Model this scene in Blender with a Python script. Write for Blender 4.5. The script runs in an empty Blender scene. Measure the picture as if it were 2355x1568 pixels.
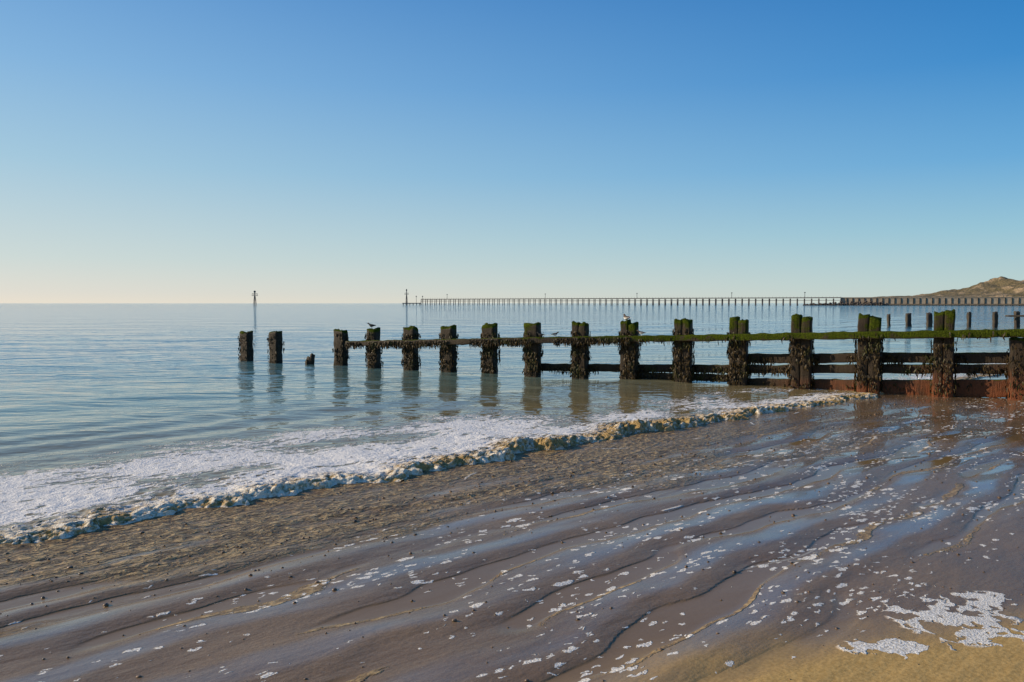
import bpy, math, random
import numpy as np
from mathutils import Vector, noise as mnoise
random.seed(7); rng=np.random.default_rng(7)
sc=bpy.context.scene
sc.view_settings.view_transform='Standard'; sc.view_settings.look='None'
sc.view_settings.exposure=0; sc.view_settings.gamma=1

# ------------------------------------------------------------ helpers
TH=math.radians(41); CU,SU=math.cos(TH),math.sin(TH)
def uv2xy(u,v): return u*CU-v*SU, u*SU+v*CU
def xy2uv(x,y): return x*CU+y*SU, -x*SU+y*CU
def _h(ix,iy,s):
    h=(ix.astype(np.int64)*374761393+iy.astype(np.int64)*668265263+s*1442695041)&0xffffffff
    h=((h^(h>>13))*1274126177)&0xffffffff
    return ((h^(h>>16))&0xffff)/65535.0*2*math.pi
def pn(x,y,s=0):
    x,y=np.broadcast_arrays(np.asarray(x,float),np.asarray(y,float))
    ix=np.floor(x);iy=np.floor(y);fx=x-ix;fy=y-iy
    ux=fx*fx*fx*(fx*(fx*6-15)+10);uy=fy*fy*fy*(fy*(fy*6-15)+10)
    def g(a,b):
        t=_h(ix+a,iy+b,s);return np.cos(t)*(fx-a)+np.sin(t)*(fy-b)
    a=g(0,0);b=g(1,0);c=g(0,1);d=g(1,1)
    return ((a+(b-a)*ux)*(1-uy)+(c+(d-c)*ux)*uy)*1.5
def sst(x,a,b):
    t=np.clip((x-a)/(b-a),0,1);return t*t*(3-2*t)
def grid(name,us,vs,func,mat):
    U,V=np.meshgrid(us,vs)
    dU,dV,Z,attrs=func(U,V)
    X,Y=uv2xy(U+dU,V+dV)
    nv,nu=U.shape
    co=np.stack([X,Y,Z],-1).reshape(-1,3).astype(np.float32)
    idx=np.arange(nv*nu).reshape(nv,nu)
    f=np.stack([idx[:-1,:-1],idx[:-1,1:],idx[1:,1:],idx[1:,:-1]],-1).reshape(-1,4).astype(np.int32)
    me=bpy.data.meshes.new(name)
    me.vertices.add(len(co));me.vertices.foreach_set('co',co.ravel())
    me.loops.add(f.size);me.loops.foreach_set('vertex_index',f.ravel())
    me.polygons.add(len(f));me.polygons.foreach_set('loop_start',np.arange(0,f.size,4,dtype=np.int32))
    me.update(calc_edges=True)
    me.polygons.foreach_set('use_smooth',np.ones(len(f),bool))
    for k,a in attrs.items():
        at=me.attributes.new(k,'FLOAT','POINT');at.data.foreach_set('value',a.ravel().astype(np.float32))
    me.materials.append(mat);me.validate()
    ob=bpy.data.objects.new(name,me);sc.collection.objects.link(ob);return ob
def mesh_obj(name,vs,fs,mat,parent=None,smooth=True):
    me=bpy.data.meshes.new(name);me.from_pydata([tuple(v) for v in vs],[],fs)
    if smooth: me.polygons.foreach_set('use_smooth',np.ones(len(fs),bool))
    for m in (mat if isinstance(mat,list) else [mat]): me.materials.append(m)
    me.update()
    ob=bpy.data.objects.new(name,me);sc.collection.objects.link(ob)
    if parent: ob.parent=parent
    return ob
def empty(name):
    e=bpy.data.objects.new(name,None);sc.collection.objects.link(e);e.empty_display_size=.3;return e

# node helpers
class G:
    def __init__(s,name):
        s.m=bpy.data.materials.new(name);s.m.use_nodes=True;s.t=s.m.node_tree;s.t.nodes.clear()
        s.out=s.t.nodes.new('ShaderNodeOutputMaterial')
    def n(s,ty,ins={},**pr):
        nd=s.t.nodes.new(ty)
        for k,v in pr.items(): setattr(nd,k,v)
        for k,v in ins.items():
            if isinstance(v,bpy.types.NodeSocket): s.t.links.new(v,nd.inputs[k])
            else: nd.inputs[k].default_value=v
        return nd
    def ma(s,op,a,b=0.0,c=0.0,clamp=False):
        return s.n('ShaderNodeMath',{0:a,1:b,2:c},operation=op,use_clamp=clamp).outputs[0]
    def mr(s,v,a,b,c=0.0,d=1.0):
        return s.n('ShaderNodeMapRange',{0:v,1:a,2:b,3:c,4:d},interpolation_type='SMOOTHSTEP').outputs[0]
    def mix(s,f,a,b):
        nd=s.n('ShaderNodeMix',{0:f,6:a,7:b},data_type='RGBA');return nd.outputs[2]
    def obj(s): return s.n('ShaderNodeTexCoord').outputs['Object']
    def at(s,nm): return s.n('ShaderNodeAttribute',attribute_name=nm).outputs['Fac']
    def map(s,vec,rot=(0,0,0),sc=(1,1,1),loc=(0,0,0)):
        return s.n('ShaderNodeMapping',{'Vector':vec,'Rotation':rot,'Scale':sc,'Location':loc}).outputs[0]
    def noise(s,vec,scale,detail=3.0,rough=.5,dist=0.0):
        return s.n('ShaderNodeTexNoise',{'Vector':vec,'Scale':scale,'Detail':detail,'Roughness':rough,'Distortion':dist}).outputs[0]
    def bump(s,h,dist,strength=1.0,nrm=None):
        i={'Height':h,'Distance':dist,'Strength':strength}
        if nrm is not None:i['Normal']=nrm
        return s.n('ShaderNodeBump',i).outputs[0]
    def finish(s,**k):
        names={'color':'Base Color','rough':'Roughness','normal':'Normal','ior':'IOR','spec':'Specular IOR Level','coat':'Coat Weight','coatr':'Coat Roughness','coatior':'Coat IOR','coatn':'Coat Normal'}
        b=s.n('ShaderNodeBsdfPrincipled',{names[a]:v for a,v in k.items()})
        s.t.links.new(b.outputs[0],s.out.inputs[0]);return s.m
def C(r,g,b): return (r,g,b,1)

# ------------------------------------------------------------ materials
def sand_mat():
    g=G('wet_sand');o=g.obj();p=g.map(o,rot=(0,0,-TH))
    sp=g.n('ShaderNodeSeparateXYZ',{0:p});u,v=sp.outputs[0],sp.outputs[1]
    sw=g.n('ShaderNodeSeparateXYZ',{0:o});X,Y=sw.outputs[0],sw.outputs[1]
    big=g.noise(p,.9,3.0);fine=g.noise(p,55.0,4.0,.6);grain=g.noise(p,240.,2.,.7)
    pool=g.at('pool');edge=g.at('edge');band=g.at('band')
    col=g.mix(g.mr(big,.3,.7),C(.20,.128,.070),C(.27,.178,.098))
    col=g.mix(g.mr(fine,.35,.7,0.,.35),col,C(.11,.066,.036))
    col=g.mix(g.mr(grain,.35,.65,0.,.45),col,C(.12,.076,.045))
    col=g.mix(g.ma('MULTIPLY',pool,.6),col,C(.22,.13,.042))
    # dry ochre sand high on the beach
    vv=g.ma('ADD',v,g.mr(g.noise(g.map(p,sc=(.6,1.2,1)),1.3,3.0),.3,.7,-.2,.2))
    vv=g.ma('ADD',vv,g.ma('MULTIPLY',g.ma('SUBTRACT',u,2.8),.41))
    dry=g.mr(vv,1.62,2.22,1.,0.)
    col=g.mix(dry,col,g.mix(g.mr(fine,.3,.7),C(.40,.25,.080),C(.55,.36,.13)))
    # tan froth caught along the ripple edges
    en=g.noise(g.map(p,sc=(.7,1.3,1)),26.,3.,.6)
    ed=g.mr(g.ma('ADD',g.ma('MULTIPLY',edge,.75),g.ma('MULTIPLY',en,.6)),.66,.84)
    col=g.mix(ed,col,g.mix(g.mr(en,.45,.65),C(.20,.125,.050),C(.42,.29,.13)))
    # sediment-laden swash just before the bore
    cn=g.noise(g.map(p,sc=(.35,1.,1)),1.1,3.0)
    ch=g.ma('MULTIPLY',g.mr(g.ma('ADD',v,g.mr(cn,.3,.7,-.8,.8)),4.35,5.3),g.mr(u,6.5,11.,1.,.15))
    cb=g.noise(g.map(p,sc=(.8,1.6,1)),15.0,4.0,.62,.8)
    ck=g.noise(g.map(p,sc=(.5,1.6,1)),4.0,3.0,.6)
    chc=g.mix(g.mr(cb,.42,.62),C(.13,.080,.032),C(.50,.345,.155))
    chc=g.mix(g.mr(g.noise(p,42.,2.),.58,.68),chc,C(.05,.032,.018))
    ch=g.ma('MULTIPLY',ch,g.mr(ck,.34,.52,.35,1.))
    col=g.mix(ch,col,chc)
    # foam specks
    warp=g.n('ShaderNodeVectorMath',{0:g.n('ShaderNodeTexNoise',{'Vector':p,'Scale':22.0,'Detail':3.0}).outputs['Color'],3:.075},operation='SCALE').outputs[0]
    pw=g.n('ShaderNodeVectorMath',{0:p,1:warp},operation='ADD').outputs[0]
    dens=g.mr(g.noise(g.map(p,sc=(.5,1.3,1)),1.7,2.0),.36,.64)
    zone=g.ma('MULTIPLY',g.mr(v,1.3,1.8),g.mr(v,4.4,5.4,1.,.2))
    zone=g.ma('MULTIPLY',zone,g.mr(u,1.,6.,.95,1.15))
    dens=g.ma('MULTIPLY',g.ma('ADD',dens,.45),zone)
    masks=[]
    for scl,rot,rmax in ((7.0,.35,.30),(15.0,-.2,.40),(27.,.5,.42)):
        vo=g.n('ShaderNodeTexVoronoi',{'Vector':g.map(pw,rot=(0,0,rot-.4),sc=(.52,1.45,0.)),'Scale':scl})
        rnd=g.n('ShaderNodeSeparateColor',{0:vo.outputs['Color']}).outputs[0]
        r=g.ma('MULTIPLY',g.ma('SUBTRACT',g.ma('ADD',rnd,g.ma('MULTIPLY',dens,.30)),1.04 if scl<8 else 1.01),rmax*3.2)
        r=g.ma('MINIMUM',r,rmax)
        masks.append(g.mr(g.ma('SUBTRACT',vo.outputs['Distance'],r),-.03,.02,1.,0.))
    def blob(cx,cy,rx,ry):
        a=g.ma('DIVIDE',g.ma('SUBTRACT',X,cx),rx);b=g.ma('DIVIDE',g.ma('SUBTRACT',Y,cy),ry)
        return g.ma('SUBTRACT',1.,g.ma('SQRT',g.ma('ADD',g.ma('MULTIPLY',a,a),g.ma('MULTIPLY',b,b))),clamp=False)
    bl=g.ma('MAXIMUM',blob(2.16,3.82,.32,.33),g.ma('MAXIMUM',blob(1.72,3.50,.26,.12),blob(2.50,4.05,.26,.15)))
    ln=g.noise(pw,5.2,2.0,.5)
    rid=g.ma('ABSOLUTE',g.ma('SUBTRACT',ln,.5))
    lace=g.ma('SUBTRACT',g.ma('ADD',g.ma('MULTIPLY',bl,.125),.020),rid)
    lace=g.ma('MULTIPLY',g.mr(lace,-.004,.010),g.mr(bl,-.05,.08))
    wl=g.ma('ADD',v,g.mr(g.noise(g.map(p,sc=(.5,.5,1)),.8,2.0),.2,.8,-.5,.5))
    fr=g.ma('ABSOLUTE',g.ma('SUBTRACT',g.ma('FRACT',g.ma('MULTIPLY',wl,.62)),.5))
    line=g.ma('MULTIPLY',g.mr(fr,.0,.013,1.,0.),g.mr(g.noise(p,2.2,2.0),.55,.62))
    line=g.ma('MULTIPLY',line,g.ma('MULTIPLY',g.mr(v,2.2,3.),g.mr(u,3.,5.)))
    fm=g.ma('MAXIMUM',g.ma('MAXIMUM',masks[2],g.ma('MAXIMUM',masks[0],masks[1])),g.ma('MAXIMUM',lace,line))
    bub=g.noise(p,110.0,2.0)
    col=g.mix(fm,col,g.mix(g.mr(bub,.35,.6),C(.48,.43,.35),C(.88,.84,.76)))
    # roughness
    wet=g.mr(u,4.,9.,.30,.11)
    wet=g.ma('ADD',wet,g.mr(big,.3,.7,-.05,.07))
    wet=g.ma('ADD',wet,g.mr(grain,.3,.7,-.05,.08))
    wet=g.ma('MULTIPLY',wet,g.ma('SUBTRACT',1.,g.ma('MULTIPLY',pool,.6)))
    ro=g.ma('MAXIMUM',wet,g.ma('MULTIPLY',dry,.8))
    ro=g.ma('MAXIMUM',ro,g.ma('MULTIPLY',ch,.4));ro=g.ma('MAXIMUM',ro,g.ma('MULTIPLY',ed,.4));ro=g.ma('MAXIMUM',ro,g.ma('MULTIPLY',fm,.7))
    flat=g.mr(u,8.,11.,1.,.4)
    h=g.ma('MULTIPLY',fine,g.mr(pool,0.,1.,.0022,.0003))
    h=g.ma('ADD',h,g.ma('MULTIPLY',grain,g.mr(pool,0.,1.,.0007,.0001)))
    h=g.ma('ADD',h,g.ma('MULTIPLY',g.noise(g.map(p,sc=(.6,1.6,1)),7.0,3.0),g.mr(pool,0.,1.,.010,.0015)))
    h=g.ma('MULTIPLY',h,flat)
    h=g.ma('ADD',h,g.ma('MULTIPLY',g.ma('MULTIPLY',cb,ch),.050))
    h=g.ma('ADD',h,g.ma('MULTIPLY',g.ma('MULTIPLY',en,ed),.012))
    h=g.ma('ADD',h,g.ma('MULTIPLY',fm,.005))
    h=g.ma('ADD',h,g.ma('MULTIPLY',g.ma('MULTIPLY',bub,fm),.004))
    film=g.ma('MULTIPLY',g.ma('SUBTRACT',1.,dry),g.ma('SUBTRACT',1.,g.ma('MAXIMUM',g.ma('MAXIMUM',fm,ed),g.ma('MINIMUM',g.ma('MULTIPLY',ch,1.3),1.))))
    fb=g.ma('MAXIMUM',g.mr(band,.50,.95,0.,.95),g.mr(u,8.,11.,0.,.75))
    fb=g.ma('MULTIPLY',fb,g.mr(g.noise(g.map(p,sc=(.3,1.,1)),2.2,3.),.38,.60,.3,1.))
    film=g.ma('MULTIPLY',film,fb)
    return g.finish(color=col,rough=ro,normal=g.bump(h,1.0),ior=1.33,spec=.40,coat=film,coatr=g.mr(u,5.,9.,.15,.04),coatior=1.37)

def sea_mat():
    g=G('sea_water');o=g.obj();p=g.map(o,rot=(0,0,-TH))
    sp=g.n('ShaderNodeSeparateXYZ',{0:p});u,v=sp.outputs[0],sp.outputs[1]
    D=g.at('foam');B=g.at('bore')
    col=g.mix(g.mr(v,7.,14.),C(.25,.185,.08),C(.12,.18,.14))
    col=g.mix(g.mr(v,11.,28.),col,C(.05,.20,.28))
    # foam web
    w1=g.noise(g.map(p,sc=(.65,1.5,1)),3.0,4.0,.6,.8)
    w2=g.noise(g.map(p,sc=(.7,1.4,1),loc=(5,3,1)),9.0,3.0,.6,.5)
    r1=g.ma('ABSOLUTE',g.ma('SUBTRACT',w1,.5));r2=g.ma('ABSOLUTE',g.ma('SUBTRACT',w2,.5))
    f=g.ma('SUBTRACT',g.ma('MULTIPLY',D,.225),g.ma('ADD',g.ma('MULTIPLY',r1,.95),g.ma('MULTIPLY',r2,.75)))
    fo=g.mr(f,-.015,.03)
    fo=g.ma('MULTIPLY',fo,g.mr(D,.02,.2))
    # the breaking edge: foam mixed with churned sand
    bn=g.noise(p,14.0,4.0,.65);bm=g.noise(p,2.2,2.0)
    h=g.at('lump')
    bf=g.mr(g.ma('ADD',g.ma('ADD',g.ma('MULTIPLY',h,.25),bn),g.ma('ADD',g.ma('MULTIPLY',bm,.6),g.mr(u,3.,6.,.08,-.04))),.84,1.08)
    bore_col=g.mix(bf,C(.46,.30,.11),C(.90,.80,.62))
    bore_col=g.mix(g.mr(g.noise(p,26.,2.),.60,.70,0.,.5),bore_col,C(.20,.13,.05))
    fc=g.mix(g.noise(p,60.0,2.0),C(.72,.68,.62),C(.93,.90,.85))
    col=g.mix(fo,col,fc);col=g.mix(B,col,bore_col)
    ro=g.mr(fo,0.,1.,.045,.65);ro=g.ma('MAXIMUM',ro,g.ma('MULTIPLY',B,.6))
    # ripples
    pr=g.map(o,rot=(0,0,math.radians(-12)),sc=(.45,1.25,1))
    a=g.noise(pr,1.5,3.0,.5,.3);b=g.noise(g.map(o,rot=(0,0,math.radians(15)),sc=(.5,1.2,1)),5.5,2.0,.5,.2)
    c=g.noise(g.map(o,sc=(.4,1.,1)),.28,2.0)
    hh=g.ma('ADD',g.ma('MULTIPLY',a,g.mr(v,12.,30.,.050,.12)),g.ma('MULTIPLY',b,g.mr(v,12.,30.,.014,.03)))
    hh=g.ma('ADD',hh,g.ma('MULTIPLY',c,g.mr(v,12.,40.,.10,.4)))
    calm=g.mr(v,7.5,13.,.4,1.)
    hh=g.ma('MULTIPLY',hh,calm)
    hh=g.ma('ADD',hh,g.ma('MULTIPLY',fo,.012))
    hh=g.ma('ADD',hh,g.ma('MULTIPLY',g.ma('MULTIPLY',g.noise(p,30.0,4.0,.65),g.ma('MAXIMUM',fo,B)),.020))
    return g.finish(color=col,rough=ro,normal=g.bump(hh,1.0),ior=1.33)

def timber_mat(name,rust=True,green=0.):
    g=G(name);o=g.obj();sp=g.n('ShaderNodeSeparateXYZ',{0:o});X,Z=sp.outputs[0],sp.outputs[2]
    nz=g.n('ShaderNodeSeparateXYZ',{0:g.n('ShaderNodeNewGeometry').outputs['Normal']}).outputs[2]
    gr=g.noise(g.map(o,sc=(1,1,.12)),38.0,4.0,.6);bl=g.noise(o,5.0,4.0,.6);f2=g.noise(o,60.,3.,.6)
    col=g.mix(gr,C(.010,.007,.004),C(.06,.038,.018))
    if rust:
        ru=g.ma('MULTIPLY',g.mr(X,6.6,7.3),g.mr(g.ma('ADD',Z,g.ma('MULTIPLY',bl,.6)),.95,.35))
        ru=g.ma('MAXIMUM',ru,g.ma('MULTIPLY',g.mr(X,4.6,6.6),g.mr(Z,.28,.1)))
        ru=g.ma('MULTIPLY',ru,g.mr(bl,.3,.5,.3,1.))
        col=g.mix(ru,col,g.mix(gr,C(.07,.02,.010),C(.28,.090,.028)))
    mo=g.ma('ADD',g.ma('ADD',g.ma('MULTIPLY',nz,.6),g.ma('MULTIPLY',bl,1.35)),g.mr(Z,.45,1.3,-.38,.02))
    if green: mo=g.ma('ADD',mo,g.mr(X,-1.,3.5,0.,green))
    mo=g.mr(mo,.58,.84)
    col=g.mix(g.ma('MULTIPLY',mo,.92),col,g.mix(g.mr(f2,.3,.7),C(.014,.024,.003),C(.085,.110,.008)))
    h=g.ma('ADD',g.ma('MULTIPLY',gr,.014),g.ma('MULTIPLY',f2,.012))
    return g.finish(color=col,rough=g.mr(mo,0.,1.,.6,.95),normal=g.bump(h,1.0),spec=g.mr(mo,0.,1.,.25,.05))
def weed_mat():
    g=G('seaweed');o=g.obj();n=g.noise(o,22.0,3.0);n2=g.noise(o,3.0,2.0)
    col=g.mix(g.mr(n,.35,.65),C(.007,.005,.002),C(.060,.036,.007))
    col=g.mix(g.mr(n2,.5,.65,0.,.5),col,C(.035,.045,.006))
    return g.finish(color=col,rough=.5,spec=.2)
def plain(name,a,b,scale,rough=.8,bd=.01,sc_=(1,1,1)):
    g=G(name);o=g.map(g.obj(),sc=sc_);n=g.noise(o,scale,4.0,.6)
    return g.finish(color=g.mix(g.mr(n,.3,.7),a,b),rough=rough,normal=g.bump(n,bd))

M_sand=sand_mat();M_sea=sea_mat();M_tim=timber_mat('weathered_timber');M_weed=weed_mat()
M_rail=timber_mat('mossy_rail_timber',True,.30)
M_far=plain('distant_timber',C(.03,.022,.016),C(.07,.055,.035),1.5)
M_pier=plain('pier_timber',C(.06,.055,.055),C(.13,.11,.095),.5)
M_wall=plain('harbour_wall',C(.24,.19,.14),C(.38,.31,.23),.25)
M_fend=plain('fender_timber',C(.10,.08,.06),C(.18,.14,.10),.5)
M_steel=plain('painted_steel',C(.05,.05,.055),C(.10,.10,.10),2.)
M_peb=plain('pebble',C(.03,.022,.018),C(.20,.12,.065),18.,.35,.002)
M_rock=plain('breakwater_rock',C(.035,.03,.028),C(.12,.10,.085),.6,.9,.1)

# ------------------------------------------------------------ beach
def axis(a,b,step,lo,hi,gr=1.12):
    c=list(np.arange(a,b,step));s=step;x=b
    while x<hi: c.append(x);s*=gr;x+=s
    c.append(hi);s=step;x=a-step;pre=[]
    while x>lo: pre.append(x);s*=gr;x-=s
    pre.append(lo);return np.array(pre[::-1]+c)
def sandz(u,v):
    base=np.where(v<6.3,.012*(6.3-v),-.05*(v-6.3))
    base=np.where(v<-20,.012*26.3+.04*(-20-v),base);base=np.clip(base,-3.,4.)
    w=v-.035*(u-4)+.38*pn(u*.28,v*.35,1)+.13*pn(u*.9,v*1.3,2)+.03*pn(u*3.,v*3.,3)
    ph=w*2*math.pi/.52
    r=np.sin(ph+.3*np.sin(ph+.6))
    am=.0120*(.8+.9*pn(u*.45+9,v*.9,4))
    env=sst(v,1.3,2.4)*(1-sst(v,5.0,6.1))*(1-.55*sst(u,8,12))
    env=env*sst(u,-30,-20)*(1-sst(u,30,40))
    rz=r*am*env+.007*pn(u*.8,v*1.6,5)*(1-sst(np.abs(v),30,40))+.0022*pn(u*2.5,v*6,7)*env
    lvl=-.0050+.002*pn(u*.5,v*.5,6)
    k=.0018
    z=np.logaddexp(rz/k,lvl/k)*k
    pool=1-sst(rz-lvl,-.0005,.0035)
    edge=np.exp(-((rz-lvl-.0015)/.0022)**2)*np.where(np.cos(ph)<0,1.,.15)*env*sst(pn(u*.8,v*1.2,8),-.2,.3)
    band=(.5+.5*np.cos(ph-2.4))*env
    cz=sst(v+.5*pn(u*.4,v,9),4.5,5.3)*(1-sst(v,6.2,6.5))*(1-.85*sst(u,7,10))*(1-sst(np.abs(u-6),14,20))
    z=z+cz*(.006*np.abs(pn(u*7,v*11,61))+.004*pn(u*14,v*20,62))
    return base+z,pool*env*(1-cz),edge,band
def sand_func(U,V):
    z,p,e,bd=sandz(U,V);return 0*U,0*V,z,{'pool':p,'edge':e,'band':bd}
grid('beach_sand',axis(-1,16,.024,-3000,3000),axis(.8,6.8,.018,-3000,60),sand_func,M_sand)

# ------------------------------------------------------------ sea
def sea_func(U,V):
    v0=6.27+.18*pn(U*.45,0*U+.5,11)+.14*pn(U*1.7,0*U+.5,12)+.09*pn(U*4.5,0*U+.5,13)+.05*pn(U*12,0*U+.5,15)
    t=V-v0
    H=.028+.048*np.exp(-((U-7.)/3.0)**2)+.02*sst(U,1,3)
    H=H*(1-.35*sst(U,12,15))*(1+.7*pn(U*1.1,0*U+.3,14)+.4*pn(U*3.,0*U+.3,16))
    H=np.where(U>16,.02,H)
    front=sst(t,-.03,.14)
    prof=front*(.25+.75*np.exp(-(np.clip(t-.12,0,None)/.30)**1.3))
    benv=sst(t,-.03,.05)*np.exp(-(np.clip(t-.08,0,None)/.34)**1.3)
    l1=1-2*np.abs(pn(U*6,V*7,21));l2=1-2*np.abs(pn(U*15,V*17,22));l3=pn(U*34,V*34,23)
    lump=(.45*l1+.4*l2+.3*l3)
    z=-.02+.024*sst(t,-.05,.03)+H*prof*.8+benv*(lump-.3)*(.022+.042*(H/.08))
    near=np.exp(-np.clip(t,0,None)/2.2)*sst(t,.1,.5)*(1-sst(U,3,10)*.5)
    z+=near*(.014*pn(U*2.5,V*4,24)+.010*(1-2*np.abs(pn(U*6,V*8,25)))+.004*pn(U*15,V*18,26))
    # low swells rolling in
    s1=np.sin(V*2*math.pi/3.4+1.6*pn(U*.10,V*.10,31)*3)
    s2=np.sin((V*.93-U*.25)*2*math.pi/.85+4*pn(U*.25,V*.25,32))
    sw=sst(t,1.2,3.5)*(1-sst(V,35,60))
    z+=sw*(.018*s1*(.6+.8*pn(U*.2,V*.3,33)))
    loc=np.exp(-((V-10.2)/1.6)**2)*(1-sst(U,4,11))*sst(U,-12,-4)
    z+=.010*s2*loc
    L=3.6-1.7*sst(U,4.5,9)
    S=1-.40*sst(U,5,9)
    D=np.clip(1.35-np.clip(t,0,None)/L,0,1)*S*(.85+1.1*pn(U*.7,V*1.3,41))
    D=np.clip(D,0,1)*(1-sst(np.abs(U),25,60))*(1-sst(t,2.2,3.6))
    dv=-benv*(lump)*.05
    far=1-sst(np.abs(U-7),15,60)
    bo=np.clip(benv*1.15,0,1)*far*sst(benv+.5*lump-.1*sst(t,.1,.5),.25,.6)
    return 0*U,dv,z,{'foam':D,'bore':np.where(t<.1,np.clip(benv*1.3,0,1)*far,bo),'lump':np.clip(lump,0,1)}
vs=[6.0];s=.015
while vs[-1]<7.2: vs.append(vs[-1]+.015)
while vs[-1]<12: vs.append(vs[-1]+.03)
s=.03
while vs[-1]<40000: s*=1.035;vs.append(vs[-1]+s)
grid('sea',axis(-1,15.5,.022,-40000,40000,1.06),np.array(vs),sea_func,M_sea)

# ------------------------------------------------------------ pebbles
t=(1+5**.5)/2
iv=[Vector(q).normalized() for q in [(-1,t,0),(1,t,0),(-1,-t,0),(1,-t,0),(0,-1,t),(0,1,t),(0,-1,-t),(0,1,-t),(t,0,-1),(t,0,1),(-t,0,-1),(-t,0,1)]]
if_=[(0,11,5),(0,5,1),(0,1,7),(0,7,10),(0,10,11),(1,5,9),(5,11,4),(11,10,2),(10,7,6),(7,1,8),(3,9,4),(3,4,2),(3,2,6),(3,6,8),(3,8,9),(4,9,5),(2,4,11),(6,2,10),(8,6,7),(9,8,1)]
V=[];F=[]
for i in range(2500):
    r=random.random()
    if r<.40: u=random.uniform(-1,15);v=random.uniform(1.2,5.8)
    elif r<.60: u=random.uniform(-1,9);v=random.gauss(5.0,.5)
    else: u=random.uniform(9.5,16);v=random.uniform(3.6,6.1)
    if v>6.15: continue
    s=random.choice([.003,.0035,.004,.005,.006,.008,.010,.014 if random.random()<.3 else .005])
    z=float(sandz(np.array([u]),np.array([v]))[0][0]);x,y=uv2xy(u,v)
    a=random.random()*6.28;sx,sy,sz=s*random.uniform(1,1.7),s,s*random.uniform(.5,.9)
    b=len(V)
    for q in iv:
        k=random.uniform(.85,1.15);px,py,pz=q.x*sx*k,q.y*sy*k,q.z*sz*k
        V.append((x+px*math.cos(a)-py*math.sin(a),y+px*math.sin(a)+py*math.cos(a),z+pz+sz*.35))
    F+=[tuple(b+j for j in f) for f in if_]
mesh_obj('pebbles',V,F,M_peb)

# ------------------------------------------------------------ timber beams
def beam(path,w,h,S,amp,seed,step=.06,cap=True,NP=16,pw=.3,topn=.03):
    P=[Vector(p) for p in path];out=[]
    for a,b in zip(P[:-1],P[1:]):
        n=max(1,int((b-a).length/step))
        for i in range(n): out.append(a.lerp(b,i/n))
    out.append(P[-1]);V=[];F=[];S=Vector(S).normalized()
    for k,c in enumerate(out):
        ax=(out[min(k+1,len(out)-1)]-out[max(k-1,0)]).normalized()
        T=ax.cross(S).normalized()
        for j in range(NP):
            th=2*math.pi*(j+.5)/NP;cx,sy=math.cos(th),math.sin(th)
            ex=math.copysign(abs(cx)**pw,cx)*w/2;ey=math.copysign(abs(sy)**pw,sy)*h/2
            q=c+S*ex+T*ey
            d=mnoise.noise(Vector((q.x*6+seed,q.y*6,q.z*4)))*amp+mnoise.noise(Vector((q.x*22,q.y*22+seed,q.z*9)))*amp*.6
            dirv=(S*ex+T*ey).normalized();q=q+dirv*d
            if k==len(out)-1: q=q+ax*mnoise.noise(Vector((q.x*12,q.y*12,seed)))*topn
            V.append(q)
    n=len(out)
    for k in range(n-1):
        for j in range(NP):
            a=k*NP+j;b=k*NP+(j+1)%NP;F.append((a,b,b+NP,a+NP))
    ax=(out[-1]-out[-2]).normalized()
    ring=[(n-1)*NP+j for j in range(NP)];b=len(V)
    for j in ring: V.append(out[-1].lerp(V[j],.7)+ax*.016+ax*random.uniform(-.016,.016))
    for j in range(NP): F.append((ring[j],ring[(j+1)%NP],b+(j+1)%NP,b+j))
    V.append(out[-1]+ax*.008);F+=[(b+j,b+(j+1)%NP,len(V)-1) for j in range(NP)]
    F.append(tuple(range(NP-1,-1,-1)))
    return V,F
gd=Vector((.875,-.484,0)).normalized();gn=Vector((.484,.875,0)).normalized()
WV=[];WF=[]
def strip(P,n,L,w,zmin=.02):
    t=Vector((-n.y,n.x,0));a=random.uniform(-.9,.9)
    wd=(t*math.cos(a)+n*math.sin(a)).normalized();b=len(WV);m=3
    q=P+n*random.uniform(.002,.02);dr=t*random.uniform(-.35,.35)+n*random.uniform(0,.12)
    for k in range(m+1):
        ww=w*(.7,1.,.85,.3)[k]
        z=q.z
        if z<zmin: z=zmin
        WV.append(Vector((q.x,q.y,z))-wd*ww/2);WV.append(Vector((q.x,q.y,z))+wd*ww/2)
        q=q+Vector((0,0,-L/m))+dr*L/m+n*(.010 if k==0 else -.004)+t*random.uniform(-.008,.008)
    for k in range(m): WF.append((b+2*k,b+2*k+1,b+2*k+3,b+2*k+2))
def weed_pile(x,y,w,d,z0,z1,n,side=None):
    for i in range(n):
        z=random.uniform(z0,z1)
        f=random.choice([0,0,0,1,1,2,2,3])
        if side is not None and random.random()<.5: f=side
        if f==0: nn=-gn;P=Vector((x,y,z))+nn*d/2+gd*random.uniform(-w/2,w/2)
        elif f==1: nn=gd;P=Vector((x,y,z))+nn*w/2+gn*random.uniform(-d/2,d/2)
        elif f==2: nn=-gd;P=Vector((x,y,z))+nn*w/2+gn*random.uniform(-d/2,d/2)
        else: nn=gn;P=Vector((x,y,z))+nn*d/2+gd*random.uniform(-w/2,w/2)
        if mnoise.noise(P*5.)<-.22: continue
        strip(P,nn,random.uniform(.03,.095),random.uniform(.010,.030))
GR=empty('wooden_groyne')
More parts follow.
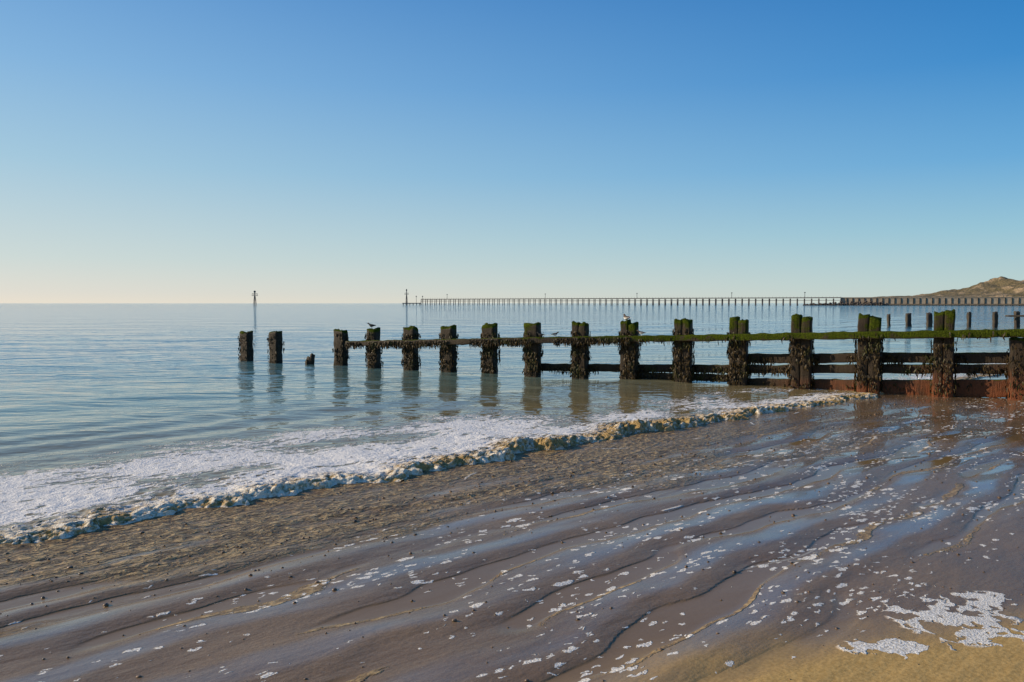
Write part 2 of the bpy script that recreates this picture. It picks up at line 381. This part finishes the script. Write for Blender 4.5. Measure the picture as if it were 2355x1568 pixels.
piles=[(-7.24,21.7,.80,.27,0,110,.72),(-6.26,21.1,.84,.27,0,120,.76),(-4.34,20.2,.90,.28,0,230,.86),
(-3.38,19.5,.96,.26,0,260,.90),(-2.40,18.9,1.01,.28,0,320,.90),(-1.45,18.3,1.05,.29,0,340,.92),(-.49,17.9,1.09,.28,0,340,.95),
(.46,17.3,1.14,.30,0,340,1.0),(1.46,16.95,1.17,.28,1,330,1.02),(2.44,16.5,1.20,.30,1,360,1.05),(3.46,16.05,1.24,.30,1,380,1.1),
(4.42,15.5,1.29,.31,1,340,1.05),(5.39,14.8,1.34,.32,1,300,1.05),(6.33,14.1,1.37,.34,1,320,1.05),(7.33,13.5,1.46,.28,1,150,1.0),
(8.30,12.95,1.02,.30,0,120,.9),(9.22,12.4,1.55,.30,1,120,.9),(10.15,11.85,1.58,.30,1,80,.9),(11.1,11.3,1.62,.30,0,60,.9)]
for i,(x,y,zt,w,dbl,nw,zw) in enumerate(piles):
    w+=.03
    if dbl:
        V=[];F=[]
        for s_,dz in ((-1,random.uniform(-.03,.02)),(1,random.uniform(-.04,.01))):
            c=Vector((x,y,0))+gd*s_*(w*.25)
            tl=gd*random.uniform(-.006,.006)
            v_,f_=beam([c+Vector((0,0,-.4)),c+tl+Vector((0,0,zt+dz))],w*.51,.23,gd,.014,i*3.1+s_,topn=.08)
            b=len(V);V+=v_;F+=[tuple(q+b for q in f) for f in f_]
    else:
        tl=gd*random.uniform(-.02,.02)
        V,F=beam([(x,y,-.4),Vector((x,y,zt))+tl],w,.24,gd,.022,i*3.1,topn=.10)
    mesh_obj('pile_%d'%(i+1),V,F,M_tim,GR)
    weed_pile(x,y,w+.02,.25,.06,zw,int(nw*2.4),2 if i in(0,1) else None)
V=[];F=[]
for k,(dx,dz,ww,ln) in enumerate(((-.05,.12,.10,0),(.04,.26,.07,.05),(.0,.17,.12,.02))):
    c=Vector((-5.26+dx,20.6,0));v_,f_=beam([c-Vector((0,0,.4)),c+Vector((ln,0,dz))],ww,.12,gd,.03,k*5.,topn=.1)
    b=len(V);V+=v_;F+=[tuple(q+b for q in f) for f in f_]
mesh_obj('broken_stump',V,F,M_tim,GR);weed_pile(-5.26,20.6,.16,.14,.04,.2,40)
def off(x,y,z,o): return (x+gn.x*o,y+gn.y*o,z)
def pth(lst,o): return [off(x,y,z,o) for x,y,z in lst]
rail=pth([(-4.0,19.86,.60),(-3.38,19.5,.63),(-1.45,18.3,.715),(.46,17.3,.80),(2.44,16.5,.865),(3.46,16.05,.90),(5.39,14.8,.99),(6.33,14.1,1.04),(7.33,13.5,1.08),(8.3,12.95,1.12),(11.2,11.2,1.22)],-.18)
V,F=beam(rail,.10,.13,gn,.018,50.,step=.08);mesh_obj('top_rail',V,F,M_rail,GR)
A=pth([(.5,17.3,.20),(2.44,16.5,.24),(3.46,16.05,.27),(5.39,14.8,.36),(6.33,14.1,.43),(7.33,13.5,.47),(8.3,12.95,.52),(11.2,11.2,.62)],.15)
B=pth([(4.42,15.5,.52),(5.39,14.8,.56),(6.33,14.1,.63),(7.33,13.5,.66),(8.3,12.95,.70),(11.2,11.2,.82)],.15)
Cc=pth([(2.5,16.45,.09),(3.46,16.05,.10),(4.5,15.45,.12)],.15)
Dd=pth([(4.5,15.45,-.02),(5.39,14.8,.03),(6.33,14.1,.08),(7.33,13.5,.14),(8.3,12.95,.20),(11.2,11.2,.3)],.15)
for nm,pp,hh,sd in (('plank_middle',A,.16,1.),('plank_upper',B,.18,2.),('plank_low',Cc,.14,3.),('plank_bottom',Dd,.30,4.)):
    V,F=beam(pp,.07,hh,gn,.014,sd*9,step=.08);mesh_obj(nm,V,F,M_tim,GR)
def fringe(path,n,off_,zlo,Lr,dens=None):
    P=[Vector(p) for p in path];ls=[(b-a).length for a,b in zip(P[:-1],P[1:])];T=sum(ls)
    for i in range(n):
        d=random.random()
        if dens: 
            while random.random()>dens(d): d=random.random()
        if mnoise.noise(Vector((d*T*1.7,3.3,sum(path[0]))))<-.2: continue
        s=d*T;k=0
        while k<len(ls)-1 and s>ls[k]: s-=ls[k];k+=1
        c=P[k].lerp(P[k+1],s/ls[k]);nn=(-gn if random.random()<.7 else gn)
        strip(c+nn*off_+Vector((0,0,random.uniform(*zlo))),nn,random.uniform(*Lr),random.uniform(.012,.028))
fringe(rail,3400,.05,(-.07,.05),(.03,.11),dens=lambda d:1 if d<.42 else .07)
fringe(A,2000,.038,(-.08,.07),(.03,.11));fringe(B,1500,.038,(-.09,.07),(.03,.11));fringe(Cc,400,.035,(-.07,.06),(.03,.08));fringe(Dd,160,.035,(0,.1),(.03,.08))
mesh_obj('seaweed',WV,WF,M_weed,GR)

# far groyne
G2=empty('wooden_groyne')
for i,(px,y,w,h) in enumerate(((26.04,55,.16,.82),(27.1,54.4,.32,.88),(28.2,53.8,.34,.92),(29.1,53.2,.30,.95),(30.2,52.6,.2,.98),(31.5,51.9,.26,1.0),(32.55,51.3,.28,1.05),(33.7,50.7,.3,1.08),(34.9,50,.3,1.1))):
    V,F=beam([(px,y,-.4),(px+random.uniform(-.05,.05),y,h)],w,.25,(1,0,0),.03,i*2.,step=.1,topn=.12);mesh_obj('pile_%d'%(i+1),V,F,M_far,G2)
V,F=beam([(31.8,51.3,.78),(45,44.2,.84)],.14,.12,(0,1,0),.03,4.,step=.2);mesh_obj('rail',V,F,M_far,G2)

# ------------------------------------------------------------ box helper
def boxes(name,L,mat,parent=None):
    V=[];F=[]
    for p0,p1,w,h in L:
        p0=Vector(p0);p1=Vector(p1);a=(p1-p0).normalized()
        s=a.cross(Vector((0,0,1)));s=Vector((1,0,0)) if s.length<.05 else s.normalized();t=s.cross(a)
        b=len(V)
        for c in (p0,p1):
            for i,j in ((-1,-1),(1,-1),(1,1),(-1,1)): V.append(c+s*w/2*i+t*h/2*j)
        F+=[tuple(b+k for k in f) for f in ((0,1,2,3),(7,6,5,4),(0,4,5,1),(1,5,6,2),(2,6,7,3),(3,7,4,0))]
    return mesh_obj(name,V,F,mat,parent,False)
# pier
PR=empty('timber_pier')
pa=Vector((-79,700,0));pb=Vector((226,548,0));pd=(pb-pa).normalized();pl=(pb-pa).length;pnm=Vector((-pd.y,pd.x,0))
zt=5.3
boxes('deck',[(pa+Vector((0,0,zt-.3)),pb+Vector((0,0,zt+.1)),3.2,.6)],M_pier,PR)
boxes('waling',[(pa+Vector((0,0,3.4))-pnm*1.4,pb+Vector((0,0,3.6))-pnm*1.4,.3,.3)],M_pier,PR)
L=[];n=72
for i in range(n+1):
    c=pa+pd*(pl*i/n)
    for s in (-1.4,1.4): L.append((c+pnm*s+Vector((0,0,-1)),c+pnm*s+Vector((0,0,zt-.5)),.5,.5))
    L.append((c-pnm*1.4+Vector((0,0,zt-.8)),c-pnm*3.6+pd*1.0+Vector((0,0,-.5)),.38,.38))
boxes('piles',L,M_pier,PR)
L=[]
for i in range(n*2+1):
    c=pa+pd*(pl*i/(2*n))-pnm*1.4;L.append((c+Vector((0,0,zt)),c+Vector((0,0,zt+1.)),.1,.1))
boxes('handrail_posts',L,M_pier,PR)
L=[]
for px in (-56,27,96,160,205):
    f=(px+79)/305;c=pa+(pb-pa)*f;L.append((c+Vector((0,0,zt)),c+Vector((0,0,zt+3.8)),.26,.26));L.append((c+Vector((-.45,0,zt+3.8)),c+Vector((.45,0,zt+3.8)),.5,.5))
boxes('lamp_posts',L,M_steel,PR)
# beacons
def beacon(x,y,H,r=.35,plat=True):
    E=empty('navigation_beacon');o=Vector((x,y,0))
    L=[(o-Vector((0,0,1)),o+Vector((0,0,H)),r,r)]
    for a in range(4):
        d=Vector((math.cos(a*1.57+.5),math.sin(a*1.57+.5),0));L.append((o+d*1.1+Vector((0,0,-1)),o+d*.35+Vector((0,0,H*.62)),.22,.22))
    for z in (H*.18,H*.38): L.append((o+Vector((-1.0,0,z)),o+Vector((1.0,0,z)),.15,.15))
    boxes('mast_and_legs',L,M_steel,E)
    L=[]
    z=H*.66
    L.append((o+Vector((-1.7,0,z)),o+Vector((1.7,0,z)),1.4,.2))
    for s in (-1.6,-.8,.8,1.6): L.append((o+Vector((s,0,z)),o+Vector((s,0,z+1.4)),.18,.18))
    L.append((o+Vector((-1.7,0,z+1.3)),o+Vector((1.7,0,z+1.3)),.16,.2))
    L.append((o+Vector((-.55,0,H*.93)),o+Vector((.55,0,H*.93)),.8,.9))
    boxes('platform_and_lantern',L,M_steel,E)
    return E
beacon(-158,490,9.3,.5);beacon(-92.5,700,14.,.6)
DL=empty('mooring_dolphin')
L=[((-96,700,1.5),(-80,699,1.5),3,.7)]
for k in range(6): L.append(((-95.5+k*2.9,700,-1),(-95.5+k*2.9,700,1.3),.6,.6))
for x in (-84.,-78.5): L+=[((x,700,1.5),(x,700,8.),.28,.28),((x-.5,700,7.6),(x+.5,700,7.6),.5,.7)]
boxes('platform',L,M_steel,DL)
# harbour wall
HW=empty('harbour_wall')
wa=Vector((226,548,0));wb=Vector((460,431,0));wd=(wb-wa).normalized();wn=Vector((-wd.y,wd.x,0))
boxes('wall_face',[(wa+Vector((0,0,2.)),wb+Vector((0,0,2.)),1.,6.4)],M_wall,HW)
boxes('coping',[(wa+Vector((0,0,5.4)),wb+Vector((0,0,5.4)),1.8,.4)],M_wall,HW)
L=[]
for i in range(70):
    c=wa+wd*(3.7*i)-wn*.8;L.append((c-Vector((0,0,1)),c+Vector((0,0,4.9)),.5,.5))
L.append((wa-wn*.8+Vector((0,0,.8)),wb-wn*.8+Vector((0,0,.8)),.46,.8))
boxes('fender_piles',L,M_fend,HW)
V=[];F=[]
for i in range(420):
    f=random.random();c=wa+wd*(-24+f*50);hmax=2.6*min(1,f*2.2)
    zz=random.uniform(-.3,.4+hmax*random.random());c=c-wn*(1.2+random.uniform(0,4))+Vector((0,0,zz));s=random.uniform(.4,.9);b=len(V)
    for q in iv: V.append(c+q*s*random.uniform(.7,1.2))
    F+=[tuple(b+j for j in q) for q in if_]
mesh_obj('rock_toe',V,F,M_rock,HW,False)
# dunes
def dune_mat():
    g=G('dune_grass');o=g.obj();n=g.noise(o,.09,5.0,.65);n2=g.noise(o,.5,4.0,.6)
    c=g.mix(g.mr(n2,.3,.7),C(.09,.075,.03),C(.20,.145,.065));c=g.mix(g.mr(n,.50,.62),c,C(.38,.27,.15))  # grass and sand tones kept slightly light, distance haze put into the colour
    return g.finish(color=c,rough=.9,normal=g.bump(n2,1.5))
xs=np.linspace(215,900,340);ys=np.linspace(0,1,90)
XX,TT=np.meshgrid(xs,ys)
Yw=548-(XX-226)*.5+1.2
YY=Yw+TT*260
hp=np.interp(XX,[215,255,292,300,309,323,332,339,346,352,372,420,480,600,900],[5.4,6.0,6.8,7.8,10.0,12.3,16.3,18.2,17.,16.,17.5,16,14,12,9])
env=5.4+(hp-5.4)*np.exp(-((TT-.22)/.16)**2)
ZZ=env+ (env-5.2)*.30*pn(XX*.07,YY*.06,51)+ (env-4.6)*.14*pn(XX*.18,YY*.18,52)+.4*pn(XX*.5,YY*.5,53)
ZZ=np.where(TT<.01,4.9,ZZ);ZZ*=np.where(TT>.97,0,1)
land=sst(XX-232-(YY-548)*.62,-4,14);ZZ=ZZ*land-1.5*(1-land)
nv,nu=XX.shape;idx=np.arange(nv*nu).reshape(nv,nu)
F=np.stack([idx[:-1,:-1],idx[:-1,1:],idx[1:,1:],idx[1:,:-1]],-1).reshape(-1,4).tolist()
mesh_obj('sand_dunes',np.stack([XX,YY,ZZ],-1).reshape(-1,3).tolist(),F,dune_mat())

# ------------------------------------------------------------ birds
def bird_mat(dark):
    g=G('bird_plumage');o=g.obj();sp=g.n('ShaderNodeSeparateXYZ',{0:o});z=sp.outputs[2];n=g.noise(o,60.,3.)
    f=g.mr(g.ma('ADD',z,g.ma('MULTIPLY',n,.02)),.085,.10)
    return g.finish(color=g.mix(f,C(.06,.05,.04) if dark else C(.75,.73,.70),g.mix(n,C(.05,.035,.025),C(.16,.11,.07)) if not dark else C(.02,.018,.016)),rough=.8)
def bird(x,y,z,ang,dark=False,scale=1.0):
    st=[(-.125,.075,.012,.004),(-.09,.078,.022,.012),(-.05,.078,.034,.028),(0,.075,.042,.04),(.035,.082,.038,.038),(.058,.10,.026,.028),(.072,.122,.020,.022),(.088,.136,.021,.021),(.105,.136,.015,.015),(.114,.133,.006,.006),(.135,.128,.0025,.0025)]
    V=[];F=[];n=12
    for sx,sz,ry,rz in st:
        for j in range(n):
            a=2*math.pi*j/n;V.append((sx,ry*math.cos(a),sz+rz*math.sin(a)))
    for k in range(len(st)-1):
        for j in range(n):
            a=k*n+j;b=k*n+(j+1)%n;F.append((a,b,b+n,a+n))
    F.append(tuple(range(n)));F.append(tuple(range((len(st)-1)*n+n-1,(len(st)-1)*n-1,-1)))
    def tube(p,q,r):
        p=Vector(p);q=Vector(q);b=len(V)
        for c in (p,q):
            for j in range(5):
                a=2*math.pi*j/5;V.append((c.x+r*math.cos(a),c.y+r*math.sin(a),c.z))
        for j in range(5): F.append((b+j,b+(j+1)%5,b+5+(j+1)%5,b+5+j))
    for s in (-.016,.016):
        tube((.0,s,.05),(-.008,s,.025),.0035);tube((-.008,s,.025),(.0,s,.0),.0028);
        b=len(V);V.extend([(-.008,s-.004,.002),(.022,s-.012,.002),(.026,s+.0,.002),(.022,s+.012,.002)]);F.append((b,b+1,b+2,b+3))
    for s in (-1,1):
        b=len(V);pts=[(.04,.10),(.03,.072),(-.02,.058),(-.08,.070),(-.135,.082),(-.06,.098),(0,.112)]
        for px,pz in pts: V.append((px,s*(.030 if px<-.07 else .0445),pz))
        V.append((-.02,s*.05,.085))
        for j in range(7): F.append((b+j,b+(j+1)%7,b+7))
    ob=mesh_obj('shorebird',V,F,bird_mat(dark));ob.location=(x,y,z);ob.rotation_euler=(0,0,ang);ob.scale=(scale,)*3
bird(-3.44,19.5,.985,math.pi-.2,True,.9)
r=gn*-.18
bird(.70+r.x,17.2+r.y,.872,math.pi*.9,True,.7);bird(1.0+r.x,17.07+r.y,.882,.3,False,.75)
bird(2.37,16.52,1.215,math.pi*.6,False,1.05);bird(2.72+r.x,16.37+r.y,.941,math.pi-.3,False,.75)

# ------------------------------------------------------------ light, sky, camera
AZ=math.radians(-86);EL=math.radians(22)
w=bpy.data.worlds.new('World');sc.world=w;w.use_nodes=True;nt=w.node_tree
g=G.__new__(G);g.t=nt
bg=nt.nodes['Background']
sky=nt.nodes.new('ShaderNodeTexSky');sky.sky_type='NISHITA';sky.sun_disc=False
sky.sun_elevation=EL;sky.sun_rotation=AZ;sky.air_density=1.0;sky.dust_density=.4;sky.ozone_density=2.0
dirn=g.n('ShaderNodeTexCoord').outputs['Generated']
sp=g.n('ShaderNodeSeparateXYZ',{0:dirn})
def lin(c): return tuple(((k/255)/12.92 if k/255<.04045 else ((k/255+.055)/1.055)**2.4) for k in c)+(1,)
def ramp(L):
    nd=nt.nodes.new('ShaderNodeValToRGB');cr=nd.color_ramp
    while len(cr.elements)<len(L): cr.elements.new(.5)
    for e,(p,c) in zip(cr.elements,L): e.position=p;e.color=lin(c)
    nt.links.new(sp.outputs[2],nd.inputs[0]);return nd.outputs[0]
toward=ramp([(0,(236,226,210)),(.012,(226,222,212)),(.05,(206,218,216)),(.155,(166,202,222)),(.255,(134,182,223)),(.35,(106,160,214)),(.6,(70,125,190)),(1,(50,95,155))])
away=ramp([(0,(196,210,205)),(.02,(186,209,209)),(.08,(150,196,215)),(.155,(104,170,217)),(.255,(60,140,205)),(.35,(36,120,191)),(.6,(36,98,162)),(1,(44,86,140))])
hl=g.ma('SQRT',g.ma('ADD',g.ma('MULTIPLY',sp.outputs[0],sp.outputs[0]),g.ma('MULTIPLY',sp.outputs[1],sp.outputs[1])))
cs=g.ma('DIVIDE',g.ma('ADD',g.ma('MULTIPLY',sp.outputs[0],math.sin(AZ)),g.ma('MULTIPLY',sp.outputs[1],math.cos(AZ))),g.ma('MAXIMUM',hl,.02))
tf=g.n('ShaderNodeMapRange',{0:cs,1:-.47,2:.62,3:0.,4:1.}).outputs[0]
haze=g.mix(tf,away,toward)
nis=g.n('ShaderNodeVectorMath',{0:sky.outputs[0],3:.10},operation='SCALE').outputs[0]
fin=g.mix(.93,nis,haze)
nt.links.new(fin,bg.inputs[0]);bg.inputs[1].default_value=1.0
S=Vector((math.sin(AZ)*math.cos(EL),math.cos(AZ)*math.cos(EL),math.sin(EL)))
l=bpy.data.lights.new('sun','SUN');l.energy=5.;l.angle=math.radians(.5);l.color=(1,.83,.60)
lo=bpy.data.objects.new('sun',l);sc.collection.objects.link(lo);lo.rotation_euler=S.to_track_quat('Z','Y').to_euler()
cam=bpy.data.cameras.new('camera');cam.lens=28;cam.sensor_width=36;cam.clip_end=100000;cam.clip_start=.05
co=bpy.data.objects.new('camera',cam);sc.collection.objects.link(co);co.location=(0,0,1.6)
co.rotation_euler=(math.radians(90-2.72),0,0);sc.camera=co
